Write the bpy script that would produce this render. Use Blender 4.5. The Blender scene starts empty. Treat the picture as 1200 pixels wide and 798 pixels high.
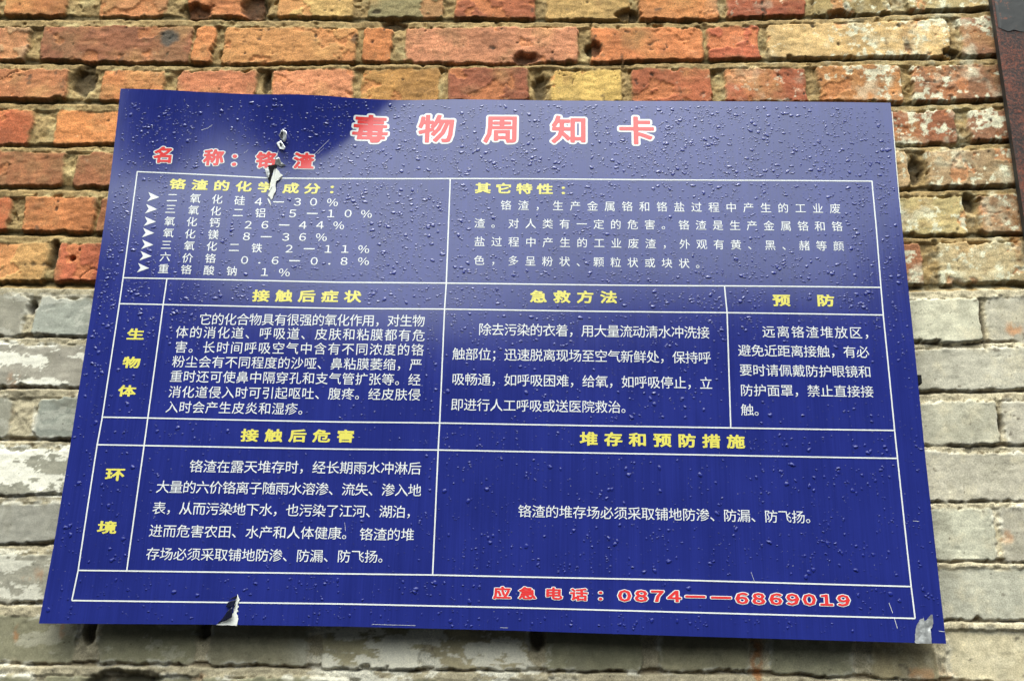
import bpy, math
import numpy as np
from mathutils import Matrix

scene = bpy.context.scene
COL = scene.collection

# ------------------------------------------------------------------ camera
F = 1200.0                                            # focal length in photo pixels (1200 wide)
CAM = np.array([0.6379172, -1.344703, -0.05735809])
RWC = np.array([[0.9994864666957141, 0.02279208334182945, 0.022523850227176755],
                [0.014175455093479736, 0.31589603917130815, -0.9486879091191012],
                [-0.02873776896368139, 0.9485200121098227, 0.31541072788060276]])
cd = bpy.data.cameras.new("camera")
cam = bpy.data.objects.new("camera", cd)
COL.objects.link(cam)
cd.sensor_width = 36.0
cd.lens = 36.0 * F / 1200.0
cd.clip_start = 0.02
cd.clip_end = 500
M = Matrix.Identity(4)
for i in range(3):
    M[i][0] = RWC[0][i]; M[i][1] = -RWC[1][i]; M[i][2] = -RWC[2][i]; M[i][3] = CAM[i]
cam.matrix_world = M
scene.camera = cam

# ------------------------------------------------------------------ sky, sun, exposure
SUN_EL, SUN_AZ = 63.0, 14.0                           # azimuth measured from the wall's normal
EXPOSURE = 0.98
SKY = 0.15
world = bpy.data.worlds.new("World")
scene.world = world
world.use_nodes = True
nt = world.node_tree
nt.nodes.clear()


def N(tree, kind, **kw):
    n = tree.nodes.new(kind)
    for k, v in kw.items():
        if k.startswith("i_"):
            key = k[2:]
            n.inputs[int(key) if key.isdigit() else key].default_value = v
        else:
            setattr(n, k, v)
    return n


def L(tree, a, b):
    tree.links.new(a, b)


def math_node(tree, op, a=None, b=None, c=None, clamp=False):
    n = tree.nodes.new("ShaderNodeMath")
    n.operation = op
    n.use_clamp = clamp
    for i, s in enumerate((a, b, c)):
        if s is None:
            continue
        if isinstance(s, (int, float)):
            n.inputs[i].default_value = s
        else:
            tree.links.new(s, n.inputs[i])
    return n.outputs[0]


def smooth(tree, x, lo, hi, to0=0.0, to1=1.0):
    n = tree.nodes.new("ShaderNodeMapRange")
    n.interpolation_type = 'SMOOTHSTEP'
    n.inputs[1].default_value = lo; n.inputs[2].default_value = hi
    n.inputs[3].default_value = to0; n.inputs[4].default_value = to1
    tree.links.new(x, n.inputs[0])
    return n.outputs[0]


sky = N(nt, "ShaderNodeTexSky", sky_type='NISHITA', sun_disc=False)
sky.sun_elevation = math.radians(SUN_EL)
sky.sun_rotation = math.radians(180 + SUN_AZ)
sky.dust_density = 4.0
sky.air_density = 1.4
hs = N(nt, "ShaderNodeHueSaturation")
hs.inputs["Saturation"].default_value = 0.30          # an overcast, whitened sky
L(nt, sky.outputs[0], hs.inputs["Color"])
tc = N(nt, "ShaderNodeTexCoord")
sp = N(nt, "ShaderNodeSeparateXYZ")
L(nt, tc.outputs["Generated"], sp.inputs[0])
el = math_node(nt, 'MULTIPLY', math_node(nt, 'ARCSINE', sp.outputs[2]), 57.2958)
ny = math_node(nt, 'MULTIPLY', sp.outputs[1], -1.0)
az = math_node(nt, 'MULTIPLY', math_node(nt, 'ARCTAN2', sp.outputs[0], ny), 57.2958)
# the skyline across the yard: higher to either side
left = smooth(nt, az, -23.0, -18.0, 3.0, 0.0)
right = smooth(nt, az, 17.5, 23.5, 0.0, 5.0)
skyline = math_node(nt, 'ADD', math_node(nt, 'ADD', left, right), 19.6)
rel = math_node(nt, 'SUBTRACT', el, skyline)
vis = smooth(nt, rel, -1.6, 1.6)
wm = N(nt, "ShaderNodeMix", data_type='RGBA')
L(nt, vis, wm.inputs[0])
wm.inputs[6].default_value = (0.15, 0.17, 0.19, 1)    # dark land, trees and ground below the skyline
# overcast: the cloud deck is brighter overhead than near the horizon
deck = math_node(nt, 'MULTIPLY_ADD', math_node(nt, 'MAXIMUM', sp.outputs[2], 0.0), 1.75, 0.26)
dc = N(nt, "ShaderNodeCombineColor")
for i, k_ in enumerate((0.98, 1.03, 0.98)): L(nt, math_node(nt, 'MULTIPLY', deck, k_), dc.inputs[i])
dm = N(nt, "ShaderNodeMix", data_type='RGBA', blend_type='MULTIPLY'); dm.inputs[0].default_value = 1.0
dm.clamp_result = False
L(nt, hs.outputs[0], dm.inputs[6]); L(nt, dc.outputs[0], dm.inputs[7])
L(nt, dm.outputs[2], wm.inputs[7])
bg = N(nt, "ShaderNodeBackground")
bg.inputs[1].default_value = SKY
L(nt, wm.outputs[2], bg.inputs[0])
wo = N(nt, "ShaderNodeOutputWorld")
L(nt, bg.outputs[0], wo.inputs[0])

sd = bpy.data.lights.new("sun", 'SUN')
sd.energy = 0.5
sd.angle = math.radians(60)
sd.color = (1.0, 0.965, 0.91)
sun = bpy.data.objects.new("sun", sd)
COL.objects.link(sun)
e_, a_ = math.radians(SUN_EL), math.radians(SUN_AZ)
sdir = np.array([math.sin(a_) * math.cos(e_), -math.cos(a_) * math.cos(e_), math.sin(e_)])
from mathutils import Vector
sun.rotation_euler = Vector(-sdir).to_track_quat('-Z', 'Y').to_euler()
sun.location = (1, -3, 5)

scene.view_settings.view_transform = 'Standard'
scene.view_settings.look = 'None'
scene.view_settings.exposure = EXPOSURE
scene.view_settings.gamma = 1.0
scene.cycles.use_denoising = True
scene.cycles.max_bounces = 8
scene.cycles.sample_clamp_indirect = 4.0

# ------------------------------------------------------------------ measuring helpers
YW = 0.029                                            # brick faces; the panel's front is y = 0


def ray_hit(x, y, plane_y=0.0):
    """photo pixel -> (u, v) on the plane y = plane_y (real place on the wall or the panel)"""
    x = np.asarray(x, float); y = np.asarray(y, float)
    c = np.stack([(x - 600) / F, (y - 399) / F, np.ones_like(x)])
    d = np.tensordot(RWC.T, c, axes=1)
    t = (plane_y - CAM[1]) / d[1]
    return CAM[0] + t * d[0], CAM[2] + t * d[2]


def srgb(r, g, b, k=1.0):
    f = lambda c: (c / 12.92 if c <= 0.04045 else ((c + 0.055) / 1.055) ** 2.4)
    return tuple(f(c / 255.0) * k for c in (r, g, b))


def tag(o, label=None, cat=None, group=None, kind=None):
    if label: o["label"] = label
    if cat: o["category"] = cat
    if group: o["group"] = group
    if kind: o["kind"] = kind
    return o


def empty(name, loc=(0, 0, 0)):
    o = bpy.data.objects.new(name, None)
    o.empty_display_size = 0.1
    o.location = loc
    COL.objects.link(o)
    return o


def mesh_np(name, V, faces_loops, sizes, mats, parent=None, mat_idx=None, smooth_shade=False, attrs=None):
    """mesh from numpy arrays: V (n,3), flat loop index array, face sizes"""
    me = bpy.data.meshes.new(name)
    me.vertices.add(len(V))
    me.vertices.foreach_set("co", np.asarray(V, np.float32).ravel())
    fl = np.asarray(faces_loops, np.int32).ravel()
    me.loops.add(len(fl))
    me.loops.foreach_set("vertex_index", fl)
    sz = np.asarray(sizes, np.int32)
    me.polygons.add(len(sz))
    st = np.zeros(len(sz), np.int32)
    st[1:] = np.cumsum(sz)[:-1]
    me.polygons.foreach_set("loop_start", st)
    try:
        me.polygons.foreach_set("loop_total", sz)
    except Exception:
        pass
    me.polygons.foreach_set("use_smooth", np.full(len(sz), bool(smooth_shade)))
    for m in mats:
        me.materials.append(m)
    if mat_idx is not None:
        me.polygons.foreach_set("material_index", np.asarray(mat_idx, np.int32))
    if attrs:
        for k, a in attrs.items():
            if a.ndim == 2:
                at = me.attributes.new(k, 'FLOAT_COLOR', 'POINT')
                at.data.foreach_set("color", np.asarray(np.c_[a, np.ones(len(a))], np.float32).ravel())
            else:
                at = me.attributes.new(k, 'FLOAT', 'POINT')
                at.data.foreach_set("value", np.asarray(a, np.float32))
    me.update(calc_edges=True)
    me.validate()
    o = bpy.data.objects.new(name, me)
    COL.objects.link(o)
    if parent: o.parent = parent
    return o


def box_geo(x0, x1, y0, y1, z0, z1):
    V = np.array([(x, y, z) for x in (x0, x1) for y in (y0, y1) for z in (z0, z1)], float)
    Q = np.array([(0, 1, 3, 2), (4, 6, 7, 5), (0, 4, 5, 1), (2, 3, 7, 6), (0, 2, 6, 4), (1, 5, 7, 3)])
    return V, Q


# ------------------------------------------------------------------ numpy noise
def _lat(seed, ix, iy):
    h = (ix.astype(np.int64) * 374761393 + iy.astype(np.int64) * 668265263 + seed * 982451653) & 0xFFFFFFFF
    h = ((h ^ (h >> 13)) * 1274126177) & 0xFFFFFFFF
    h = h ^ (h >> 16)
    return (h & 0xFFFF) / 65535.0


def vnoise(x, y, seed):
    ix = np.floor(x); iy = np.floor(y)
    fx = x - ix; fy = y - iy
    fx = fx * fx * (3 - 2 * fx); fy = fy * fy * (3 - 2 * fy)
    a = _lat(seed, ix, iy); b = _lat(seed, ix + 1, iy)
    c = _lat(seed, ix, iy + 1); d = _lat(seed, ix + 1, iy + 1)
    return (a * (1 - fx) + b * fx) * (1 - fy) + (c * (1 - fx) + d * fx) * fy


def fbm(x, y, scale, seed, octv=4, gain=0.5):
    """scale = size in metres of the biggest feature; result about -1..1"""
    r = 0.0; a = 1.0; t = 0.0
    for k in range(octv):
        f = 2.03 ** k / scale
        r = r + a * (vnoise(x * f + 17.3 * k + seed, y * f - 9.1 * k, seed * 31 + k) * 2 - 1)
        t += a; a *= gain
    return r / t * 1.5


def sstep(a, b, x):
    t = np.clip((x - a) / (b - a), 0, 1)
    return t * t * (3 - 2 * t)


# ------------------------------------------------------------------ materials
def principled(name):
    m = bpy.data.materials.new(name)
    m.use_nodes = True
    return m, m.node_tree, m.node_tree.nodes["Principled BSDF"]


def mat_wall():
    m, t, b = principled("brick_and_mortar")
    at = N(t, "ShaderNodeAttribute", attribute_name="albedo")
    tc = N(t, "ShaderNodeTexCoord")
    n1 = N(t, "ShaderNodeTexNoise"); n1.inputs["Scale"].default_value = 520; n1.inputs["Detail"].default_value = 5
    n1.inputs["Roughness"].default_value = 0.7
    L(t, tc.outputs["Object"], n1.inputs["Vector"])
    n2 = N(t, "ShaderNodeTexNoise"); n2.inputs["Scale"].default_value = 70; n2.inputs["Detail"].default_value = 6
    n2.inputs["Roughness"].default_value = 0.65
    L(t, tc.outputs["Object"], n2.inputs["Vector"])
    k0 = math_node(t, 'MULTIPLY', smooth(t, n1.outputs[0], 0.30, 0.70, 0.64, 1.34), smooth(t, n2.outputs[0], 0.3, 0.7, 0.84, 1.13))
    ga = N(t, "ShaderNodeAttribute", attribute_name="grain")     # painted faces are smoother than bare brick
    k = math_node(t, 'MULTIPLY_ADD', math_node(t, 'SUBTRACT', k0, 1.0), ga.outputs["Fac"], 1.0)
    mx = N(t, "ShaderNodeMix", data_type='RGBA', blend_type='MULTIPLY'); mx.inputs[0].default_value = 1.0
    L(t, at.outputs["Color"], mx.inputs[6])
    cc = N(t, "ShaderNodeCombineColor")
    for i in range(3): L(t, k, cc.inputs[i])
    L(t, cc.outputs[0], mx.inputs[7])
    # small dark pits
    vo = N(t, "ShaderNodeTexVoronoi"); vo.inputs["Scale"].default_value = 95
    L(t, tc.outputs["Object"], vo.inputs["Vector"])
    pit = smooth(t, vo.outputs["Distance"], 0.05, 0.16, 0.45, 1.0)
    n3 = N(t, "ShaderNodeTexNoise"); n3.inputs["Scale"].default_value = 30
    L(t, tc.outputs["Object"], n3.inputs["Vector"])
    pk = smooth(t, n3.outputs[0], 0.52, 0.6)
    pitm = math_node(t, 'ADD', math_node(t, 'MULTIPLY', pit, pk), math_node(t, 'SUBTRACT', 1.0, pk))
    mx2 = N(t, "ShaderNodeMix", data_type='RGBA', blend_type='MULTIPLY'); mx2.inputs[0].default_value = 1.0
    L(t, mx.outputs[2], mx2.inputs[6])
    c2 = N(t, "ShaderNodeCombineColor")
    for i in range(3): L(t, pitm, c2.inputs[i])
    L(t, c2.outputs[0], mx2.inputs[7])
    L(t, mx2.outputs[2], b.inputs["Base Color"])
    b.inputs["Roughness"].default_value = 0.85
    b.inputs["Specular IOR Level"].default_value = 0.3
    bu = N(t, "ShaderNodeBump"); bu.inputs["Strength"].default_value = 0.75; bu.inputs["Distance"].default_value = 0.0016
    hh = math_node(t, 'ADD', math_node(t, 'MULTIPLY', n1.outputs[0], 0.7), math_node(t, 'MULTIPLY', pitm, 0.5))
    L(t, hh, bu.inputs["Height"])
    L(t, math_node(t, 'MULTIPLY', ga.outputs["Fac"], 0.8), bu.inputs["Strength"])
    L(t, bu.outputs[0], b.inputs["Normal"])
    return m


def mat_print(name, rgb, rough=0.13, spec=0.5, streak=0.0):
    m, t, b = principled(name)
    b.inputs["IOR"].default_value = 1.5
    b.inputs["Specular IOR Level"].default_value = spec
    tc = N(t, "ShaderNodeTexCoord")
    mp = N(t, "ShaderNodeMapping"); mp.inputs["Scale"].default_value = (520, 520, 9)
    L(t, tc.outputs["Object"], mp.inputs[0])
    n = N(t, "ShaderNodeTexNoise"); n.inputs["Scale"].default_value = 1.0; n.inputs["Detail"].default_value = 3
    L(t, mp.outputs[0], n.inputs["Vector"])
    n2 = N(t, "ShaderNodeTexNoise"); n2.inputs["Scale"].default_value = 9; n2.inputs["Detail"].default_value = 5
    L(t, tc.outputs["Object"], n2.inputs["Vector"])
    mx = N(t, "ShaderNodeMix", data_type='RGBA')
    mx.inputs[6].default_value = (*[c * (1 - streak) for c in rgb], 1)
    mx.inputs[7].default_value = (*[min(1, c * (1 + streak) + 0.012 * streak) for c in rgb], 1)
    mp3 = N(t, "ShaderNodeMapping"); mp3.inputs["Scale"].default_value = (70, 70, 5)
    L(t, tc.outputs["Object"], mp3.inputs[0])
    n5 = N(t, "ShaderNodeTexNoise"); n5.inputs["Scale"].default_value = 1.0; n5.inputs["Detail"].default_value = 5
    L(t, mp3.outputs[0], n5.inputs["Vector"])
    f = math_node(t, 'ADD', math_node(t, 'MULTIPLY', n.outputs[0], 0.35), math_node(t, 'MULTIPLY', n2.outputs[0], 0.35))
    f = math_node(t, 'ADD', f, math_node(t, 'MULTIPLY', n5.outputs[0], 0.30))       # old water runs
    L(t, smooth(t, f, 0.33, 0.67), mx.inputs[0])
    # specks of dried dust
    n4 = N(t, "ShaderNodeTexNoise"); n4.inputs["Scale"].default_value = 330; n4.inputs["Detail"].default_value = 2
    L(t, tc.outputs["Object"], n4.inputs["Vector"])
    mx2 = N(t, "ShaderNodeMix", data_type='RGBA')
    L(t, smooth(t, n4.outputs[0], 0.735, 0.80, 0.0, 0.55), mx2.inputs[0])
    L(t, mx.outputs[2], mx2.inputs[6])
    mx2.inputs[7].default_value = (0.42, 0.42, 0.42, 1)
    L(t, mx2.outputs[2], b.inputs["Base Color"])
    L(t, smooth(t, f, 0.3, 0.7, rough * 0.9, rough * 1.12), b.inputs["Roughness"])
    bu = N(t, "ShaderNodeBump"); bu.inputs["Strength"].default_value = 0.12; bu.inputs["Distance"].default_value = 0.0002
    L(t, n.outputs[0], bu.inputs["Height"])
    L(t, bu.outputs[0], b.inputs["Normal"])
    return m


def mat_metal(name, rgb, rough, metallic=1.0, scale=160, var=0.35, bump=0.5):
    m, t, b = principled(name)
    tc = N(t, "ShaderNodeTexCoord")
    n = N(t, "ShaderNodeTexNoise"); n.inputs["Scale"].default_value = scale; n.inputs["Detail"].default_value = 6
    L(t, tc.outputs["Object"], n.inputs["Vector"])
    mx = N(t, "ShaderNodeMix", data_type='RGBA')
    mx.inputs[6].default_value = (*[c * (1 - var) for c in rgb], 1)
    mx.inputs[7].default_value = (*[min(1, c * (1 + var)) for c in rgb], 1)
    L(t, smooth(t, n.outputs[0], 0.3, 0.7), mx.inputs[0])
    L(t, mx.outputs[2], b.inputs["Base Color"])
    b.inputs["Metallic"].default_value = metallic
    b.inputs["Roughness"].default_value = rough
    bu = N(t, "ShaderNodeBump"); bu.inputs["Strength"].default_value = bump; bu.inputs["Distance"].default_value = 0.0012
    L(t, n.outputs[0], bu.inputs["Height"])
    L(t, bu.outputs[0], b.inputs["Normal"])
    return m


def mat_rust():
    m, t, b = principled("rusted_steel")
    tc = N(t, "ShaderNodeTexCoord")
    n = N(t, "ShaderNodeTexNoise"); n.inputs["Scale"].default_value = 230; n.inputs["Detail"].default_value = 6
    n.inputs["Roughness"].default_value = 0.75
    L(t, tc.outputs["Object"], n.inputs["Vector"])
    n2 = N(t, "ShaderNodeTexNoise"); n2.inputs["Scale"].default_value = 22; n2.inputs["Detail"].default_value = 5
    L(t, tc.outputs["Object"], n2.inputs["Vector"])
    cr = N(t, "ShaderNodeValToRGB")
    e = cr.color_ramp.elements
    e[0].position = 0.43; e[0].color = (0.010, 0.006, 0.006, 1)
    e[1].position = 0.63; e[1].color = (0.24, 0.050, 0.020, 1)
    x = cr.color_ramp.elements.new(0.52); x.color = (0.085, 0.025, 0.014, 1)
    f = math_node(t, 'ADD', math_node(t, 'MULTIPLY', n.outputs[0], 0.7), math_node(t, 'MULTIPLY', n2.outputs[0], 0.3))
    L(t, f, cr.inputs[0])
    L(t, cr.outputs[0], b.inputs["Base Color"])
    b.inputs["Roughness"].default_value = 0.75
    bu = N(t, "ShaderNodeBump"); bu.inputs["Strength"].default_value = 0.8; bu.inputs["Distance"].default_value = 0.0015
    L(t, n.outputs[0], bu.inputs["Height"])
    L(t, bu.outputs[0], b.inputs["Normal"])
    return m


def mat_flaked(name):
    m, t, b = principled(name)
    tc = N(t, "ShaderNodeTexCoord")
    n = N(t, "ShaderNodeTexNoise"); n.inputs["Scale"].default_value = 70; n.inputs["Detail"].default_value = 7
    n.inputs["Roughness"].default_value = 0.65
    L(t, tc.outputs["Object"], n.inputs["Vector"])
    cr = N(t, "ShaderNodeValToRGB")
    e = cr.color_ramp.elements
    e[0].position = 0.35; e[0].color = (0.008, 0.009, 0.010, 1)
    e[1].position = 0.66; e[1].color = (0.14, 0.040, 0.018, 1)
    x = cr.color_ramp.elements.new(0.59); x.color = (0.018, 0.019, 0.019, 1)
    L(t, n.outputs[0], cr.inputs[0]); L(t, cr.outputs[0], b.inputs["Base Color"])
    b.inputs["Roughness"].default_value = 0.6
    return m


def mat_plain(name, rgb, rough=0.5, spec=0.4):
    m, t, b = principled(name)
    tc = N(t, "ShaderNodeTexCoord")
    n = N(t, "ShaderNodeTexNoise"); n.inputs["Scale"].default_value = 200; n.inputs["Detail"].default_value = 4
    L(t, tc.outputs["Object"], n.inputs["Vector"])
    mx = N(t, "ShaderNodeMix", data_type='RGBA')
    mx.inputs[6].default_value = (*[c * 0.8 for c in rgb], 1)
    mx.inputs[7].default_value = (*[min(1, c * 1.15) for c in rgb], 1)
    L(t, n.outputs[0], mx.inputs[0])
    L(t, mx.outputs[2], b.inputs["Base Color"])
    b.inputs["Roughness"].default_value = rough
    b.inputs["Specular IOR Level"].default_value = spec
    return m


def mat_water():
    """a bead of rain on the blue film: it takes the film's colour and mirrors its surroundings"""
    m, t, b = principled("rain_water")
    b.inputs["Base Color"].default_value = (0.0135, 0.0220, 0.200, 1)
    b.inputs["Roughness"].default_value = 0.03
    b.inputs["IOR"].default_value = 1.5
    b.inputs["Specular IOR Level"].default_value = 0.75
    return m


SPEC = 1.2
ROUGH = 0.11
BLUE = mat_print("blue_print_film", (0.0135, 0.0220, 0.190), ROUGH, SPEC, 0.17)
WHITE = mat_print("white_print", (0.76, 0.78, 0.79), ROUGH, SPEC, 0.03)
YELLOW = mat_print("yellow_print", (0.74, 0.67, 0.13), ROUGH, SPEC, 0.03)
RED = mat_print("red_print", (0.72, 0.045, 0.045), ROUGH, SPEC, 0.05)
WALL = mat_wall()
RUST = mat_rust()
DARK_PAINT_SHADE = mat_flaked("dark_paint_and_shaded_edge")
ALU = mat_metal("bare_aluminium", (0.66, 0.67, 0.66), 0.38, 0.75, 120, 0.3, 0.8)
PALE = mat_plain("pale_film_backing", (0.80, 0.81, 0.76), 0.5)
NAVY = mat_print("dark_folded_film", (0.006, 0.007, 0.022), 0.2, 0.5, 0.3)
HOLE = mat_plain("dark_hole", (0.012, 0.012, 0.014), 0.8, 0.1)
STEEL = mat_metal("galvanised_steel", (0.25, 0.25, 0.25), 0.5, 0.8)
WATER = mat_water()

# ================================================================== BRICK WALL
wall = empty("brick_wall", (0.55, YW, -0.25))
tag(wall, "old brick wall of bare orange courses above grey painted courses, behind the blue notice board", "wall")

O = (203, 124, 76); R_ = (178, 96, 62); B_ = (165, 95, 70); Y_ = (205, 160, 104); G_ = (146, 136, 100)
P_ = (166, 112, 86); T_ = (198, 172, 132); D_ = (142, 138, 112); K_ = (158, 154, 140); KR = (172, 168, 152); W_ = (176, 164, 130)
OB = (214, 138, 80); BR = (190, 116, 80); RD = (182, 98, 68); OP = (205, 134, 98)

# each course: brick tops and bottoms measured on the photo, then its bricks left to right
ROWS = [
    ([(0, -78), (1200, -86)], [(0, -34), (1200, -42)], []),
    ([(0, -22), (1200, -30)], [(0, 18), (200, 18), (400, 20), (600, 22), (800, 23), (960, 18), (1090, 13), (1200, 8)],
     [(-60, 2, O), (6, 80, O), (117, 198, OP), (220, 308, O), (325, 415, Y_), (433, 521, G_), (535, 627, R_), (640, 738, Y_),
      (749, 841, O), (850, 943, R_), (951, 1045, (188, 150, 104)), (1060, 1164, T_)]),
    ([(0, 31), (200, 30), (400, 33), (600, 32), (800, 32), (960, 27), (1090, 22), (1200, 18)],
     [(0, 70), (200, 74), (300, 75), (400, 72), (600, 75), (800, 70), (960, 68), (1100, 66), (1200, 64)],
     [(-60, 33, (180, 140, 110)), (48, 224, B_), (226, 250, O), (261, 417, (206, 148, 92)), (424, 460, O), (473, 678, OP), (692, 825, O),
      (829, 891, RD), (900, 1114, (212, 178, 124)), (1125, 1174, P_)]),
    ([(0, 80), (200, 83), (400, 80), (600, 80), (800, 80), (960, 78), (1100, 76), (1200, 74)],
     [(0, 116), (100, 118), (300, 119), (1050, 120), (1120, 118), (1200, 116)],
     [(-60, 80, BR), (118, 192, O), (208, 300, BR), (318, 413, OP), (423, 515, (186, 122, 72)), (525, 620, B_), (645, 730, (214, 168, 108)),
      (740, 834, R_), (849, 945, RD), (958, 1058, (208, 142, 88)), (1070, 1180, P_)]),
    ([(0, 128), (130, 130), (1050, 130), (1130, 128), (1200, 126)], [(0, 170), (135, 168), (1050, 170), (1140, 166), (1200, 163)],
     [(-60, 37, R_), (63, 160, OB), (1030, 1122, B_), (1135, 1187, P_)]),
    ([(0, 177), (130, 178), (1050, 178), (1150, 175), (1200, 173)], [(0, 217), (130, 218), (1050, 221), (1190, 217)],
     [(-80, 75, BR), (87, 200, BR), (960, 1065, T_), (1086, 1193, (186, 150, 118))]),
    ([(0, 230), (125, 231), (1050, 230), (1200, 228)], [(0, 271), (120, 272), (1050, 276), (1200, 273)],
     [(-80, 12, R_), (27, 112, O), (115, 220, BR), (1010, 1132, T_), (1147, 1202, (190, 140, 108))]),
    ([(0, 284), (120, 285), (1060, 284), (1200, 282)], [(0, 329), (120, 330), (1060, 334), (1200, 330)],
     [(-60, 55, (198, 146, 92)), (66, 180, RD), (990, 1081, P_), (1100, 1240, (204, 172, 138))]),
    # painted courses
    ([(0, 346), (110, 350), (1060, 351), (1200, 349)], [(0, 393), (110, 394), (1060, 402), (1200, 400)],
     [(-80, 30, K_), (38, 170, (166, 168, 162)), (1010, 1150, KR), (1156, 1290, KR)]),
    ([(0, 403), (110, 404), (1060, 409), (1200, 407)], [(0, 453), (110, 453), (1060, 459), (1200, 457)],
     [(-120, 160, K_), (1000, 1300, KR)]),
    ([(0, 466), (110, 466), (1060, 471), (1200, 470)], [(0, 514), (110, 515), (1060, 522), (1200, 521)],
     [(-90, 12, K_), (41, 150, (150, 152, 144)), (1010, 1170, KR), (1176, 1300, KR)]),
    ([(0, 524), (110, 526), (1060, 529), (1200, 529)], [(0, 580), (110, 578), (1060, 587), (1200, 587)],
     [(-140, 200, K_), (1000, 1290, KR)]),
    ([(0, 590), (110, 588), (1060, 595), (1200, 595)], [(0, 637), (110, 634), (1060, 657), (1200, 658)],
     [(-90, 200, (152, 150, 140)), (1010, 1167, KR), (1173, 1310, KR)]),
    ([(0, 648), (110, 648), (1060, 665), (1200, 665)], [(0, 706), (110, 704), (1060, 725), (1200, 727)],
     [(-140, 210, K_), (1000, 1320, KR)]),
    ([(0, 720), (110, 722), (600, 724), (1060, 737), (1200, 738)], [(0, 777), (200, 778), (500, 785), (860, 787), (1060, 796), (1200, 800)],
     [(-30, 90, D_), (115, 230, D_), (245, 362, (150, 144, 118)), (378, 495, W_), (507, 620, W_), (640, 752, D_), (772, 880, (150, 144, 116)),
      (902, 1002, D_), (1020, 1098, (140, 126, 96)), (1112, 1300, (184, 172, 142))]),
    ([(0, 790), (600, 797), (1200, 811)], [(0, 850), (600, 856), (1200, 872)], []),
    ([(0, 862), (600, 868), (1200, 886)], [(0, 920), (600, 930), (1200, 948)], []),
]
SPLIT = 8                                             # first painted course

rng = np.random.default_rng(7)
U0, U1, V0, V1 = -0.30, 1.56, -0.30, 0.99
PITCH = 0.0017
nu, nv = int((U1 - U0) / PITCH), int((V1 - V0) / PITCH)
gu = np.linspace(U0, U1, nu)
# the wall runs on to both sides of the photo, at a coarser pitch
gu = np.r_[np.arange(U0 - 0.8, U0 - 0.003, 0.006), gu, np.arange(U1 + 0.006, U1 + 0.8, 0.006)]
U0, U1, nu = gu[0], gu[-1], len(gu)
gv = np.linspace(V0, V1, nv)
U, V = np.meshgrid(gu, gv)                            # shape (nv, nu)


def line_v(pts):
    """measured joint line -> height over u"""
    p = np.array(pts, float)
    u, v = ray_hit(p[:, 0], p[:, 1], YW)
    # extend past the ends with the mean slope
    s = np.polyfit(u, v, 1)
    uu = np.r_[u[0] - 1.0, u, u[-1] + 1.0]
    vv = np.r_[v[0] - s[0], v, v[-1] + s[0]]
    return np.interp(gu, uu, vv)


def edge_px(x, row, k):
    """joint position on the course's mid height -> u"""
    yt = np.interp(x, *zip(*row[0])); yb = np.interp(x, *zip(*row[1]))
    return float(ray_hit(x, (yt + yb) / 2, YW)[0])


tops = [line_v(r[0]) for r in ROWS]
bots = [line_v(r[1]) for r in ROWS]

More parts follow.
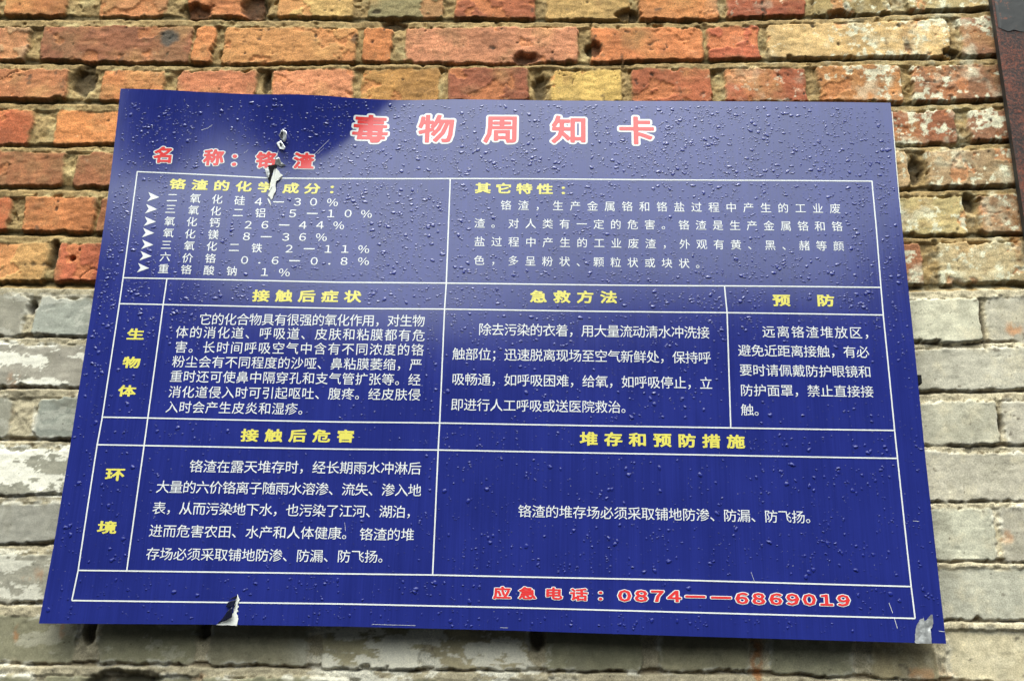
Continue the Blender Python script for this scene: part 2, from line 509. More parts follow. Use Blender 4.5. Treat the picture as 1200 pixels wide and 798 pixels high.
rough_e = fbm(U, V, 0.020, 3, 5, 0.6)                 # wobble of the brick edges
rough_f = fbm(U, V, 0.006, 4, 3, 0.6)
dU = U + 0.0022 * fbm(U, V, 0.022, 5, 4); dV = V + 0.0014 * fbm(U, V, 0.025, 6, 4)
D = np.full(U.shape, -0.02)                           # signed distance inside the nearest brick
BID = np.zeros(U.shape, int)
ALB = np.zeros(U.shape + (3,))
TILT = np.zeros(U.shape)
bid = 0
brick_cols = [(0.2, 0.1, 0.05)]
for ri, row in enumerate(ROWS):
    bricks = [(edge_px(a, row, 0), edge_px(b, row, 1), c) for a, b, c in row[2]]
    # hidden or out-of-frame stretches of the course get bricks of the same kind
    spans = []
    cur = U0 - 0.05 - rng.uniform(0, .12)
    for a, b, c in bricks + [(U1 + 0.3, None, None)]:
        gap = a - cur
        if gap > 0.05:
            k = max(1, int(round(gap / rng.choice([0.135, 0.26, 0.2]))))
            w = (gap - 0.014) / k
            for q in range(k):
                if ri < SPLIT:
                    cc = [O, R_, BR, OB, Y_, OP, B_][rng.integers(7)]
                    if cur + q * w > 1.15: cc = [P_, T_][rng.integers(2)]
                else:
                    cc = KR if cur + q * w > 0.6 else K_
                    if ri > SPLIT + 6: cc = D_
                spans.append((cur + q * w + (0.013 if q else 0.0), cur + q * w + w, cc))
        if b is not None:
            spans.append((a, b, c)); cur = b + 0.013
    tv, bv = tops[ri][None, :], bots[ri][None, :]
    band = (V < tv + 0.02) & (V > bv - 0.02)
    dv = np.minimum(tv - dV, dV - bv)
    for a, b, c in spans:
        bid += 1
        jj = (gu > a - 0.02) & (gu < b + 0.02)
        if not jj.any():
            brick_cols.append((0.2, .1, .05)); continue
        sl = np.where(jj)[0]; j0, j1 = sl[0], sl[-1] + 1
        ii = np.where(band[:, j0:j1].any(1))[0]
        if not len(ii):
            brick_cols.append((0.2, .1, .05)); continue
        i0, i1 = ii[0], ii[-1] + 1
        du = np.minimum(dU[i0:i1, j0:j1] - a, b - dU[i0:i1, j0:j1])
        dd = dv[i0:i1, j0:j1]
        rr = 0.004 + 0.004 * rng.random()
        qx = np.maximum(rr - du, 0); qy = np.maximum(rr - dd, 0)
        d = np.minimum(np.minimum(du, dd), rr) - 0 + np.where((qx > 0) & (qy > 0), -np.hypot(qx, qy) + np.maximum(qx, qy), 0)
        d = np.where((qx > 0) & (qy > 0), rr - np.hypot(qx, qy), np.minimum(du, dd))
        sub = D[i0:i1, j0:j1]
        win = d > sub
        sub[win] = d[win]
        BID[i0:i1, j0:j1][win] = bid
        tx, ty = rng.normal(0, .006), rng.normal(0, .02)
        vm = (bots[ri] + tops[ri]).mean() / 2
        off = rng.normal(0, 0.0013)
        tl = off + tx * (U[i0:i1, j0:j1] - (a + b) / 2) + ty * (V[i0:i1, j0:j1] - (tv[0, j0:j1] + bv[0, j0:j1])[None] / 2)
        TILT[i0:i1, j0:j1][win] = tl[win]
        j = rng.normal(1, 0.05 if ri < SPLIT else 0.012, 3) * rng.normal(1, 0.07)
        brick_cols.append(tuple(np.array(srgb(*c)) * j))
BC = np.array(brick_cols)
lower = V < ((bots[SPLIT - 1] * 0.55 + tops[SPLIT] * 0.45))[None, :]
lo = lower.astype(float)

# height across each bed joint: hollowed right under the upper brick, swelling to a ledge on the lower one
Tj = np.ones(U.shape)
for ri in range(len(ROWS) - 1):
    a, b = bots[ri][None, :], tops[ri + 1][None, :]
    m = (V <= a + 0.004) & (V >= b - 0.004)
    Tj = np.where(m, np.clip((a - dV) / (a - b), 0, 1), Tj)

edge_w = np.where(lower, 0.0025, 0.0019)
Dn = D + edge_w * rough_e + 0.0014 * rough_f
chipn = fbm(U, V, 0.03, 11, 3)
Dn = Dn - 0.007 * sstep(0.62, 1.1, chipn) * sstep(0.016, 0.0, D)          # broken arrises
S = sstep(-0.0007, np.where(lower, 0.0016, 0.0016), Dn)

face = TILT + 0.0009 * fbm(U, V, 0.045, 21, 5, .6) + 0.0005 * fbm(U, V, 0.008, 22, 3) + 0.0005 * fbm(U * 0.3, V, 0.006, 28, 3)
pits = sstep(0.90, 1.20, fbm(U, V, 0.011, 23, 2)) * (1 - 0.6 * lo)
crk = np.abs(fbm(U + 0.01 * fbm(U, V, 0.02, 25, 2), V, 0.09, 24, 3))
crack = sstep(0.016, 0.004, crk) * sstep(0.35, 0.7, fbm(U, V, 0.12, 26, 2)) * (1 - lo)
spall = sstep(0.42, 0.50, fbm(U, V, 0.05, 27, 5, 0.6)) * (1 - lo)         # flaked faces
face = np.where(lower, TILT + 0.45 * (face - TILT), face)
face = face - 0.0016 * pits - 0.0028 * crack - 0.0016 * spall
vj = fbm(U, V, 0.016, 31, 4, 0.6)
mort_up = -0.0092 + 0.0074 * sstep(0.10, 0.5, Tj) + 0.0026 * vj
in_head = (Tj >= 0.999)
mort_up = np.where(in_head, -0.0065 + 0.004 * vj, mort_up)
mort_lo = -0.0085 + 0.0075 * sstep(0.0, 0.33, Tj) + 0.0026 * vj
mort_lo = np.where(in_head, -0.004 + 0.0032 * vj, mort_lo)
mort = np.where(lower, mort_lo, mort_up)
mpit = sstep(0.55, 0.95, fbm(U, V, 0.014, 33, 3))
mort = mort - 0.005 * mpit * (1 - 0.5 * lo)


def blob(px, py, rx, ry, seed, soft=0.35):
    cu, cv = ray_hit(px, py, YW)
    eu = abs(ray_hit(px + rx, py, YW)[0] - cu); ev = abs(ray_hit(px, py + ry, YW)[1] - cv)
    r = np.hypot((U - cu) / eu, (V - cv) / ev) + 0.45 * fbm(U, V, 0.018, seed, 4, .6)
    return sstep(1 + soft, 1 - soft, r)


# holes and gouges seen in the photo
holes = np.zeros(U.shape)
for px, py, rx, ry, s in [(145, 797, 36, 13, 41), (98, 97, 12, 16, 42), (300, 8, 16, 12, 43), (632, 100, 10, 14, 44), (618, 68, 16, 6, 45),
                          (185, 116, 6, 3, 46), (84, 303, 4, 4, 47), (694, 57, 9, 8, 48), (460, 28, 14, 5, 49), (1075, 200, 8, 14, 50),
                          (1137, 238, 7, 9, 51), (985, 16, 14, 4, 52), (735, 16, 14, 5, 53), (232, 12, 18, 8, 54), (62, 300, 5, 16, 55),
                          (1152, 378, 3, 24, 56), (105, 735, 6, 16, 57), (240, 735, 7, 14, 58), (630, 745, 8, 16, 59), (36, 360, 5, 8, 60),
                          (1172, 495, 3, 12, 61), (312, 95, 4, 14, 62), (1115, 61, 8, 4, 63)]:
    holes = np.maximum(holes, blob(px, py, rx, ry, s))
lip = sstep(0.3, 0.9, fbm(U, V, 0.012, 65, 3)) * lo * sstep(0.006, -0.002, np.abs(D) - 0.002)   # lumps of render at painted edges
fill = sstep(0.05, 0.8, fbm(U, V, 0.10, 34, 5, 0.6))[...] * sstep(0.10, 0.5, Tj)
mort = mort + (-0.0012 + 0.0014 * vj - mort) * 0.75 * fill
H = mort * (1 - S) + face * S
H = H - 0.011 * holes + 0.0016 * lip
H = np.maximum(H, -0.026)

# ---- albedo (colours of brick, mortar, paint, dirt; shade painted into joints and holes)
c_b = BC[BID]
v1 = fbm(U, V, 0.05, 71, 5, 0.6)[..., None]; v2 = fbm(U, V, 0.016, 72, 4, 0.6)[..., None]
tan = np.array(srgb(208, 160, 104)); brn = np.array(srgb(128, 72, 50)); soot_and_recess = np.array(srgb(78, 66, 56))
upf = (1 - lo)[..., None]
c_b = c_b * (1 + 0.14 * v1 + 0.12 * v2 + 0.11 * fbm(U, V, 0.0065, 105, 3, .7)[..., None] + 0.06 * fbm(U * 0.25, V, 0.012, 106, 4)[..., None])
c_b = c_b + (tan - c_b) * 0.45 * sstep(0.15, 0.9, fbm(U, V, 0.07, 73, 4))[..., None] * upf
c_b = c_b + (brn - c_b) * 0.45 * sstep(0.2, 0.95, fbm(U, V, 0.06, 74, 5, 0.6))[..., None] * upf
c_b = c_b + (np.array(srgb(214, 132, 84)) - c_b) * 0.55 * (spall * upf[..., 0])[..., None]
c_b = c_b + (soot_and_recess - c_b) * 0.75 * sstep(0.72, 1.02, fbm(U, V, 0.028, 75, 4, .6))[..., None] * upf
c_b = c_b + (soot_and_recess * .5 - c_b) * 0.85 * (pits * upf[..., 0])[..., None]  # pits darkened in the colour as well as hollowed
c_b = c_b + (soot_and_recess * .4 - c_b) * 0.8 * crack[..., None]  # cracks darkened in the colour along with their depth
grm = sstep(0.05, 0.85, fbm(U, V, 0.13, 107, 6, 0.62))[..., None] * upf
c_b = c_b * (1 - 0.30 * grm) 
c_b = c_b + (np.array(srgb(132, 112, 78)) - c_b) * 0.30 * (sstep(0.1, 0.7, fbm(U, V, 0.045, 108, 5, 0.65))[..., None] * upf)
burn = blob(199, 44, 9, 9, 76)[..., None]
c_b = c_b + (np.array(srgb(70, 72, 74)) - c_b) * 0.85 * burn
# mortar smears on brick edges
sm = (sstep(0.006, -0.001, Dn) * sstep(-0.3, 0.6, fbm(U, V, 0.02, 77, 4)))[..., None]
mcol_u = np.array(srgb(160, 132, 92)) * (1 + 0.32 * fbm(U, V, 0.02, 78, 5, 0.65)[..., None])
pale_m = np.array(srgb(196, 176, 134))
mcol_u = mcol_u + (pale_m - mcol_u) * (0.6 * sstep(0.05, 0.75, fbm(U, V, 0.035, 79, 5, .6)) * sstep(0.35, 0.8, Tj))[..., None]  # ledge made paler in the colour, like its lit upper side
mcol_u = mcol_u + (np.array(srgb(86, 78, 56)) - mcol_u) * (0.75 * sstep(0.45, 0.0, Tj))[..., None]  # shade right under the upper brick, painted into the mortar
mcol_l = np.array(srgb(186, 174, 146)) * (1 + 0.18 * fbm(U, V, 0.02, 81, 5, .65)[..., None])
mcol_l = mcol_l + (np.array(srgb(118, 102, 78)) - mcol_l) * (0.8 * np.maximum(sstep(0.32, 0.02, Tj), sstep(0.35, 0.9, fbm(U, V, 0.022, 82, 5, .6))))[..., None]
gx = sstep(0.75, 1.1, U)[..., None]                    # right side is dustier, greyer
mcol_l = mcol_l * (1 - 0.10 * gx) + np.array(srgb(160, 152, 134)) * 0.10 * gx
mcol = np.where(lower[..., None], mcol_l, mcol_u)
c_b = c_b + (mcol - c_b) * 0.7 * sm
# white paint specks over the bare bricks towards the right
wht = np.array(srgb(226, 222, 208))
dens = sstep(0.78, 1.22, U)
spn = fbm(U, V, 0.010, 84, 4, 0.65) + 0.35 * fbm(U, V, 0.05, 85, 3)
spk = sstep(0.95 - 0.72 * dens, 1.12 - 0.62 * dens, spn) * (0.12 + 0.73 * dens) * (1 - lo) * (0.15 + 0.85 * S)
haze_w = 0.50 * sstep(0.0, 0.8, fbm(U, V, 0.03, 86, 4, .6)) * dens * (1 - lo)
# painted courses: grey wash, white patches on some bricks left
pt = fbm(U * 0.42, V, 0.019, 87, 6, 0.68)
lefty = sstep(0.30, 0.12, U)
rows_w = np.zeros(U.shape)
for ri, k in ((8, .35), (9, .95), (10, .25), (11, 1.0), (12, 0.0), (13, .55), (14, .25)):
    rows_w = np.maximum(rows_w, k * ((V < tops[ri][None] + .006) & (V > bots[ri][None] - .004)))
mid = sstep(.30, .38, U) * sstep(.70, .62, U) * (V < tops[14][None])
patch = sstep(0.16, 0.20, pt + 0.22 * (rows_w - 0.6)) * rows_w * np.maximum(lefty, 0) * lo
patch = np.maximum(patch, sstep(-0.1, 0.1, pt) * mid * lo * 0.8)
edgeW = sstep(0.007, 0.0, np.abs(Dn)) * sstep(0.1, 0.5, fbm(U, V, 0.02, 88, 5, .6)) * lo * (0.85 - 0.5 * gx[..., 0])
white_l = np.array(srgb(226, 223, 212))
c_b = c_b + (np.array(srgb(126, 122, 106)) - c_b) * (0.4 * lo * sstep(0.1, 0.8, fbm(U, V, 0.03, 89, 5, .6)))[..., None]
c_b = c_b + (np.array(srgb(200, 190, 164)) - c_b) * (0.5 * lo * gx[..., 0] * sstep(-0.1, 0.9, fbm(U, V, 0.022, 90, 5, .65)))[..., None]
c_b = c_b + (np.array(srgb(92, 84, 70)) - c_b) * (0.75 * lo * gx[..., 0] * sstep(0.75, 0.95, fbm(U, V, 0.009, 91, 3, .6)))[..., None]
A = mcol * (1 - S[..., None]) + c_b * S[..., None]
A = A + (wht - A) * np.clip(spk + haze_w, 0, 0.9)[..., None]
A = A + (white_l - A) * np.clip(np.maximum(patch, edgeW) * 0.92, 0, 0.92)[..., None]
# rust runs
rust = np.array(srgb(184, 120, 62))
for px, py, rx, ry, s, k in [(888, 775, 6, 26, 92, .85), (1190, 386, 9, 7, 93, .7), (17, 745, 3, 10, 94, .6), (30, 678, 5, 3, 95, .7), (46, 675, 6, 8, 96, .45),
                             (1180, 628, 8, 7, 97, .55), (1085, 790, 26, 8, 98, .5), (73, 738, 3, 8, 99, .45), (16, 446, 6, 9, 100, .45), (232, 792, 8, 4, 101, .4),
                             (1186, 200, 3, 20, 102, .5), (1192, 285, 5, 30, 103, .55)]:
    A = A + (rust - A) * (k * blob(px, py, rx, ry, s, .6) * sstep(-.5, .4, fbm(U, V, .008, s, 3)))[..., None]
A = A + (np.array(srgb(48, 40, 32)) - A) * (0.75 * holes)[..., None]  # shade inside the holes, painted into the colour
# dirty damp band at the foot of the picture
damp = (sstep(bots[13].mean() + 0.01, bots[14].mean() + .02, V) * sstep(-1.2, 1.0, fbm(U, V, 0.06, 104, 4)))
lum = (A * np.array([0.3, 0.59, 0.11])).sum(-1, keepdims=True)
A = np.where(lower[..., None], (A * 0.9 + lum * 0.1) * np.array([1.17, 1.16, 1.09]) * (0.74 + 0.26 * gx) * (1 + 0.20 * (patch > 0.5)[..., None] * (1 - gx)), (A * 0.93 + lum * 0.07) * np.array([0.98, 0.99, 0.82]))
A = np.clip(A, 0.012, 0.85)

# ---- two meshes: the bare courses and the painted courses
POS = np.stack([U, YW - H, V], -1).reshape(-1, 3) - np.array(wall.location)
idx = np.arange(nu * nv).reshape(nv, nu)
Q = np.stack([idx[:-1, :-1], idx[:-1, 1:], idx[1:, 1:], idx[1:, :-1]], -1).reshape(-1, 4)
ql = lower[:-1, :-1].ravel()
alb = A.reshape(-1, 3)
grain = np.where(lower, 0.42 + 0.40 * (1 - S) + 0.25 * gx[..., 0], 1.0).ravel()
core_lo = float(np.median(bots[SPLIT - 1]))
for sel, nm, lab, z0, z1 in ((~ql, "bare_brickwork", "bare orange and red brick courses with eroded mortar", core_lo, V1),
                             (ql, "painted_brickwork", "grey washed brick courses with flaking white paint", V0, core_lo - 0.001)):
    q = Q[sel]
    used, inv = np.unique(q, return_inverse=True)
    q = inv.reshape(-1, 4)
    VV = POS[used]; AA = alb[used]; GG = grain[used]
    bV, bQ = box_geo(U0, U1, YW + 0.03, YW + 0.24, z0, z1)
    bV = bV - np.array(wall.location)
    n0 = len(VV)
    VV = np.r_[VV, bV]; AA = np.r_[AA, np.tile([[0.25, 0.15, 0.1]], (8, 1))]; GG = np.r_[GG, np.ones(8)]
    q = np.r_[q, bQ + n0]
    o = mesh_np(nm, VV, q, np.full(len(q), 4), [WALL], wall, smooth_shade=True, attrs={"albedo": AA, "grain": GG})
    o["label"] = lab
    ps = np.ones(len(q), bool); ps[-6:] = False
    o.data.polygons.foreach_set("use_smooth", ps)

# ================================================================== STEEL POST at the right edge
pu = [ray_hit(x, y, 0.008)[0] for x, y in ((1169, 0), (1178, 100), (1184, 160), (1194, 240))]
PX = float(np.mean(pu))
post = empty("steel_post", (PX + 0.06, YW, V0))
tag(post, "rusty reddish brown steel post standing upright against the bricks at the right edge", "post")


def plate(name, x0, x1, y0, y1, z0, z1, mat, parent, rag=0.0, seed=1):
    """a steel plate with rounded arrises and slightly wavy, pitted front"""
    nx = max(4, int((x1 - x0) / 0.004)); nz = max(4, int((z1 - z0) / 0.004))
    gx_, gz_ = np.meshgrid(np.linspace(x0, x1, nx), np.linspace(z0, z1, nz))
    h = 0.0005 * fbm(gx_, gz_, 0.03, seed, 4)
    e = np.minimum.reduce([gx_ - x0, x1 - gx_])
    h = h - 0.0015 * sstep(0.004, 0.0, e)
    if rag:
        gz_ = gz_ + np.where(np.arange(nz)[:, None] == 0, rag * fbm(gx_, gz_, 0.02, seed + 5, 3), 0)
    Vf = np.stack([gx_, y0 - h, gz_], -1).reshape(-1, 3)
    Vb = np.stack([gx_, np.full_like(gx_, y1), gz_], -1).reshape(-1, 3)
    ix = np.arange(nx * nz).reshape(nz, nx)
    q = np.stack([ix[:-1, :-1], ix[:-1, 1:], ix[1:, 1:], ix[1:, :-1]], -1).reshape(-1, 4)
    n = nx * nz
    ring = np.r_[ix[0, :-1], ix[:-1, -1], ix[-1, :0:-1], ix[:0:-1, 0]]
    rn = np.roll(ring, -1)
    qs = np.stack([ring, ring + n, rn + n, rn], -1)
    allq = np.r_[q, q[:, ::-1] + n, qs]
    VV = np.r_[Vf, Vb] - np.array(parent.location)
    return mesh_np(name, VV, allq, np.full(len(allq), 4), [mat, DARK_PAINT_SHADE], parent, mat_idx=np.r_[np.zeros(2 * len(q)), np.ones(len(qs))])  # edge faces coloured dark to stand for the post's shaded side


plate("flange", PX, PX + 0.12, 0.008, 0.020, V0 + 0.003, V1, RUST, post, seed=3)
plate("web", PX + 0.052, PX + 0.064, 0.021, YW + 0.03, V0 + 0.003, V1, RUST, post, seed=4)
gz = float(ray_hit(1185, 33, 0.004)[1])
o = plate("cover_plate", PX + 0.003, PX + 0.117, 0.0073, 0.0079, gz, V1 - 0.002, DARK_PAINT_SHADE, post, rag=0.009, seed=6)
o["label"] = "dark grey painted plate at the top of the post"

# ================================================================== NOTICE BOARD
W, Ht = 1.15, 0.7694
board = empty("notice_board", (W / 2, 0.0, 0.0))
tag(board, "dark blue sheet metal board with a white table of Chinese text, hung on bricks", "sign")
BL = np.array(board.location)


def bend(u, v):
    """how far the thin sheet stands off its flat plane, towards the viewer (m)"""
    u = np.asarray(u, float); v = np.asarray(v, float)
    # buckled top left corner: the sheet leans out more and more towards its top edge
    v0 = 0.615 + 0.90 * np.clip(u - 0.275, 0, None)
    t = np.clip(v - v0, 0, None)
    tongue = np.exp(-((u - 0.285) / 0.065) ** 2)
    k = (1.25 + 1.0 * tongue + 2.6 * sstep(0.275, 0.34, u)) * sstep(-0.10, 0.10, u)
    smax = 0.20
    z = smax * (t + smax / np.maximum(k, 1e-3) * (np.exp(-k * t / smax) - 1))
    # soft sag of the sheet
    z = z + 0.0013 * np.sin(u * 5.1 + 0.4) * np.sin(v * 6.3 + 0.6) + 0.0009 * np.sin(u * 13 + v * 4) * np.sin(v * 9.0 - u * 3)
    return z


def on_sheet(px, py):
    """photo pixel -> (u, v) on the bent sheet"""
    u, v = ray_hit(px, py, 0.0)
    for _ in range(4):
        z = bend(u, v)
        c = np.stack([(np.asarray(px, float) - 600) / F, (np.asarray(py, float) - 399) / F, np.ones_like(u)])
        d = np.tensordot(RWC.T, c, axes=1)
        t = (-z - CAM[1]) / d[1]
        u, v = CAM[0] + t * d[0], CAM[2] + t * d[2]
    return u, v


nx, nz = 380, 260
su = np.linspace(0, W, nx); sv = np.linspace(0, Ht, nz)
SU, SV = np.meshgrid(su, sv)
# the edges of the thin sheet are not quite straight: measured
def edge(pts, along):
    p = np.array(pts, float)
    u, v = on_sheet(p[:, 0], p[:, 1])
    return (u, v) if along == 'u' else (v, u)


eT = edge([(141.2, 104.2), (233, 108), (300, 111), (400, 114.2), (533, 116.7), (644, 118.2), (800, 118.8), (1043.6, 120.8)], 'u')
eB = edge([(45.5, 730.2), (240, 731.4), (400, 733.7), (600, 738.5), (800, 745), (1109, 754)], 'u')
eL = edge([(45.5, 730.2), (63, 638.7), (81, 530), (102, 395), (121.5, 266), (132, 185), (141.2, 104.2)], 'v')
eR = edge([(1108.8, 753.5), (1084, 531), (1071, 400), (1057, 265), (1043.6, 120.8)], 'v')
uL = np.interp(SV, *eL); uR = np.interp(SV, *eR)
SU = uL + (uR - uL) * SU / W
vB = np.interp(SU, *eB); vT = np.interp(SU, *eT)
SVw = vB + (vT - vB) * SV / Ht
SZ = bend(SU, SVw)
THICK = 0.0014
Vf = np.stack([SU, -SZ, SVw], -1).reshape(-1, 3); Vb = np.stack([SU, -SZ + THICK, SVw], -1).reshape(-1, 3)
ix = np.arange(nx * nz).reshape(nz, nx)
q = np.stack([ix[:-1, :-1], ix[:-1, 1:], ix[1:, 1:], ix[1:, :-1]], -1).reshape(-1, 4)
n = nx * nz
ring = np.r_[ix[0, :-1], ix[:-1, -1], ix[-1, :0:-1], ix[:0:-1, 0]]; rn = np.roll(ring, -1)
qs = np.stack([ring, ring + n, rn + n, rn], -1)
nr = len(ring); ri_ = np.arange(nr); rj_ = np.roll(ri_, -1)
qs = np.stack([ri_, ri_ + nr, rj_ + nr, rj_], -1) + 2 * n
allq = np.r_[q, q[:, ::-1] + n, qs]
mi = np.r_[np.zeros(len(q)), np.ones(len(q)), np.zeros(len(qs))]
panel = mesh_np("panel", np.r_[Vf, Vb, Vf[ring], Vb[ring]] - BL, allq, np.full(len(allq), 4), [BLUE, STEEL], board, mat_idx=mi)
ps = np.zeros(len(allq), bool); ps[:len(q)] = True
panel.data.polygons.foreach_set("use_smooth", ps)

# battens that carry the panel on the wall, and a rusty nail head by the right edge
for z in (0.12, 0.62):
    bV, bQ = box_geo(0.10, 1.06, THICK + 0.005, YW + 0.004, z, z + 0.03)
    mesh_np("batten", bV - BL, bQ, np.full(6, 4), [STEEL], board)
ku, kv = ray_hit(1076, 446, 0.012)
bV, bQ = box_geo(float(ku) - 0.03, float(ku) + 0.002, 0.004, YW + 0.004, float(kv) - 0.006, float(kv) + 0.006)
mesh_np("bracket", bV - BL, bQ, np.full(6, 4), [HOLE], board)


def lay(u, v, eps):
    """points on the sheet's front, eps in front of it, in board coordinates"""
    return np.stack([u, -bend(u, v) - eps, v], -1) - BL


PRINTED = []


# ---- ruled table lines
def strip(pts, width, eps, out, flat=False):
    """pts in photo pixels; a ruled line following the sheet"""
    p = np.array(pts, float)
    u, v = on_sheet(p[:, 0], p[:, 1])
    s = np.r_[0, np.cumsum(np.hypot(np.diff(u), np.diff(v)))]
    k = max(2, int(s[-1] / 0.002))
    tt = np.linspace(0, s[-1], k)
    uu, vv = np.interp(tt, s, u), np.interp(tt, s, v)
    tu, tv_ = np.gradient(uu), np.gradient(vv)
    ln = np.hypot(tu, tv_); nu_, nv_ = -tv_ / ln, tu / ln
    PRINTED.append(np.stack([uu, vv], -1)[::1])
    a = lay(uu + nu_ * width / 2, vv + nv_ * width / 2, eps)
    b = lay(uu - nu_ * width / 2, vv - nv_ * width / 2, eps)
    base = sum(len(x) for x in out[0])
    out[0].append(np.r_[a, b])
    i = np.arange(k - 1)
    out[1].append(np.stack([i + k, i + k + 1, i + 1, i], -1) + base)


LW = 0.0018
out = ([], [])
E1 = 0.00030
TBL = [
    [(161, 201.5), (250, 205.5), (320, 209.2), (420, 209.6), (527.7, 209.6), (700, 210.5), (860, 211.6), (1021.7, 212.6)],
    [(1021.7, 212.3), (1026.7, 266), (1032.3, 337), (1035, 369.3), (1048.3, 504.3), (1051.7, 537), (1067.7, 687), (1072.3, 724.3)],
    [(84.3, 703.3), (400, 707.3), (600, 711.6), (800, 717), (1072.3, 724.3)],
    [(161, 201), (144.3, 326), (140, 356), (120, 488.7), (114, 521), (91.7, 668), (84.3, 703.3)],
    [(144.3, 325.7), (400, 331), (523, 331.9), (800, 335), (1032.3, 337)],
    [(140, 356), (400, 361.6), (521, 362.3), (800, 366), (1035, 369.3)],
    [(120, 488.7), (400, 494.4), (515.3, 495.6), (800, 500.4), (1048.3, 504.3)],
    [(114, 521), (400, 526.2), (513.8, 527.2), (800, 532.5), (1051.7, 537)],
    [(91.7, 668), (400, 672), (507, 673.4), (800, 679.5), (1067.7, 687)],
    [(195.7, 327), (191.3, 357), (173.3, 490), (169, 522), (148.7, 668)],
    [(527.7, 209.5), (523, 332), (521, 362.3), (515.3, 495.3), (513.5, 527), (507, 673)],
    [(849, 336), (852, 367), (856.3, 501)],
]
for i, l_ in enumerate(TBL):
    strip(l_, LW, E1 + 0.00001 * i, out)
q = np.concatenate(out[1])
mesh_np("table_lines", np.concatenate(out[0]), q, np.full(len(q), 4), [WHITE], board)

# ---- lettering
_gl = {}
_cu = bpy.data.curves.new("glyph", 'FONT')
_cu.size = 1.0
_cu.resolution_u = 2
_ob = bpy.data.objects.new("glyph", _cu)
COL.objects.link(_ob)


def glyph(ch, off=0.0):
    """outline of one character as triangles, unit = em, from Blender's built-in font"""
    key = (ch, off)
    if key in _gl: return _gl[key]
    _cu.body = ch
    _cu.offset = off
    bpy.context.view_layer.update()
    dg = bpy.context.evaluated_depsgraph_get()
    me = bpy.data.meshes.new_from_object(_ob.evaluated_get(dg))
    nv_ = len(me.vertices)
    co = np.zeros(nv_ * 3); me.vertices.foreach_get("co", co)
    me.calc_loop_triangles()
    tr = np.zeros(len(me.loop_triangles) * 3, np.int32); me.loop_triangles.foreach_get("vertices", tr)
    bpy.data.meshes.remove(me)
    co, tr = co.reshape(-1, 3)[:, :2], tr.reshape(-1, 3)
    a, b, c = co[tr[:, 0]], co[tr[:, 1]], co[tr[:, 2]]
    ar = (b[:, 0] - a[:, 0]) * (c[:, 1] - a[:, 1]) - (b[:, 1] - a[:, 1]) * (c[:, 0] - a[:, 0])
    tr = np.where((ar < 0)[:, None], tr[:, [0, 2, 1]], tr)[np.abs(ar) > 1e-9]      # all faces look forward
    _gl[key] = (co, tr)
    return _gl[key]


_sd = {}


def fat_glyph(ch, grow, cell=0.017):
    """the character swollen evenly by `grow` em: its distance field, contoured into one clean layer"""
    if (ch, cell) not in _sd:
        co, tr = subdivide_dash(0.86, 0.085) if ch == "—" else glyph(ch)
        lo_, hi_ = co.min(0) - 0.16, co.max(0) + 0.16
        x = np.arange(lo_[0], hi_[0], cell); y = np.arange(lo_[1], hi_[1], cell)
        X, Y = np.meshgrid(x, y); P = np.stack([X.ravel(), Y.ravel()], 1)
        ed = {}
        for t in tr:
            for a, b in ((t[0], t[1]), (t[1], t[2]), (t[2], t[0])):
                k = tuple(sorted((tuple(np.round(co[a], 5)), tuple(np.round(co[b], 5)))))
                ed[k] = ed.get(k, 0) + 1
        sg = np.array([k for k, c in ed.items() if c == 1])
        A_, B_2 = sg[:, 0], sg[:, 1]
        d2 = np.full(len(P), 9.0)
        for a, b in zip(A_, B_2):
            ab = b - a
            t = np.clip(((P - a) @ ab) / max(ab @ ab, 1e-12), 0, 1)
            d2 = np.minimum(d2, ((P - a - t[:, None] * ab) ** 2).sum(1))
        ins = np.zeros(len(P), bool)
        for t in tr:
            a, b, c = co[t]
            cr = lambda p, q: (q[0] - p[0]) * (P[:, 1] - p[1]) - (q[1] - p[1]) * (P[:, 0] - p[0])
            s0, s1, s2 = cr(a, b), cr(b, c), cr(c, a)
            ins |= ((s0 >= 0) & (s1 >= 0) & (s2 >= 0)) | ((s0 <= 0) & (s1 <= 0) & (s2 <= 0))
        _sd[(ch, cell)] = (x, y, (np.where(ins, 1, -1) * np.sqrt(d2)).reshape(X.shape))
    x, y, sdf = _sd[(ch, cell)]
    f = sdf + grow
    V_, T_2, idx_ = [], [], {}

    def vid(key, p):
        if key not in idx_:
            idx_[key] = len(V_); V_.append(p)
        return idx_[key]
    ny_, nx_ = f.shape
    pos = f > 0
    any_ = pos[:-1, :-1] | pos[1:, :-1] | pos[:-1, 1:] | pos[1:, 1:]
    for j, i in zip(*np.where(any_)):
        c = [(j, i), (j, i + 1), (j + 1, i + 1), (j + 1, i)]
        poly = []
        for k in range(4):
            p, q2 = c[k], c[(k + 1) % 4]
            if pos[p]: poly.append(vid(p, (x[p[1]], y[p[0]])))
            if pos[p] != pos[q2]:
                t = f[p] / (f[p] - f[q2])
                poly.append(vid((min(p, q2), max(p, q2)), (x[p[1]] + (x[q2[1]] - x[p[1]]) * t, y[p[0]] + (y[q2[0]] - y[p[0]]) * t)))
        for k in range(1, len(poly) - 1):
            T_2.append((poly[0], poly[k], poly[k + 1]))
    return np.array(V_), np.array(T_2)


REF = glyph("国")[0]
REFC = (REF.min(0) + REF.max(0)) / 2
REFW, REFH = (REF.max(0) - REF.min(0)) * np.array([1.09, 1.04])   # most characters are wider than this one
DIG = glyph("8")[0]


def subdivide_dash(w, h):
    x = np.linspace(-w / 2, w / 2, 6)
    co = np.r_[np.c_[x, np.full(6, -h / 2)], np.c_[x, np.full(6, h / 2)]]
    tr = []
    for i in range(5):
        tr += [(i, i + 1, i + 7), (i, i + 7, i + 6)]
    return co, np.array(tr)


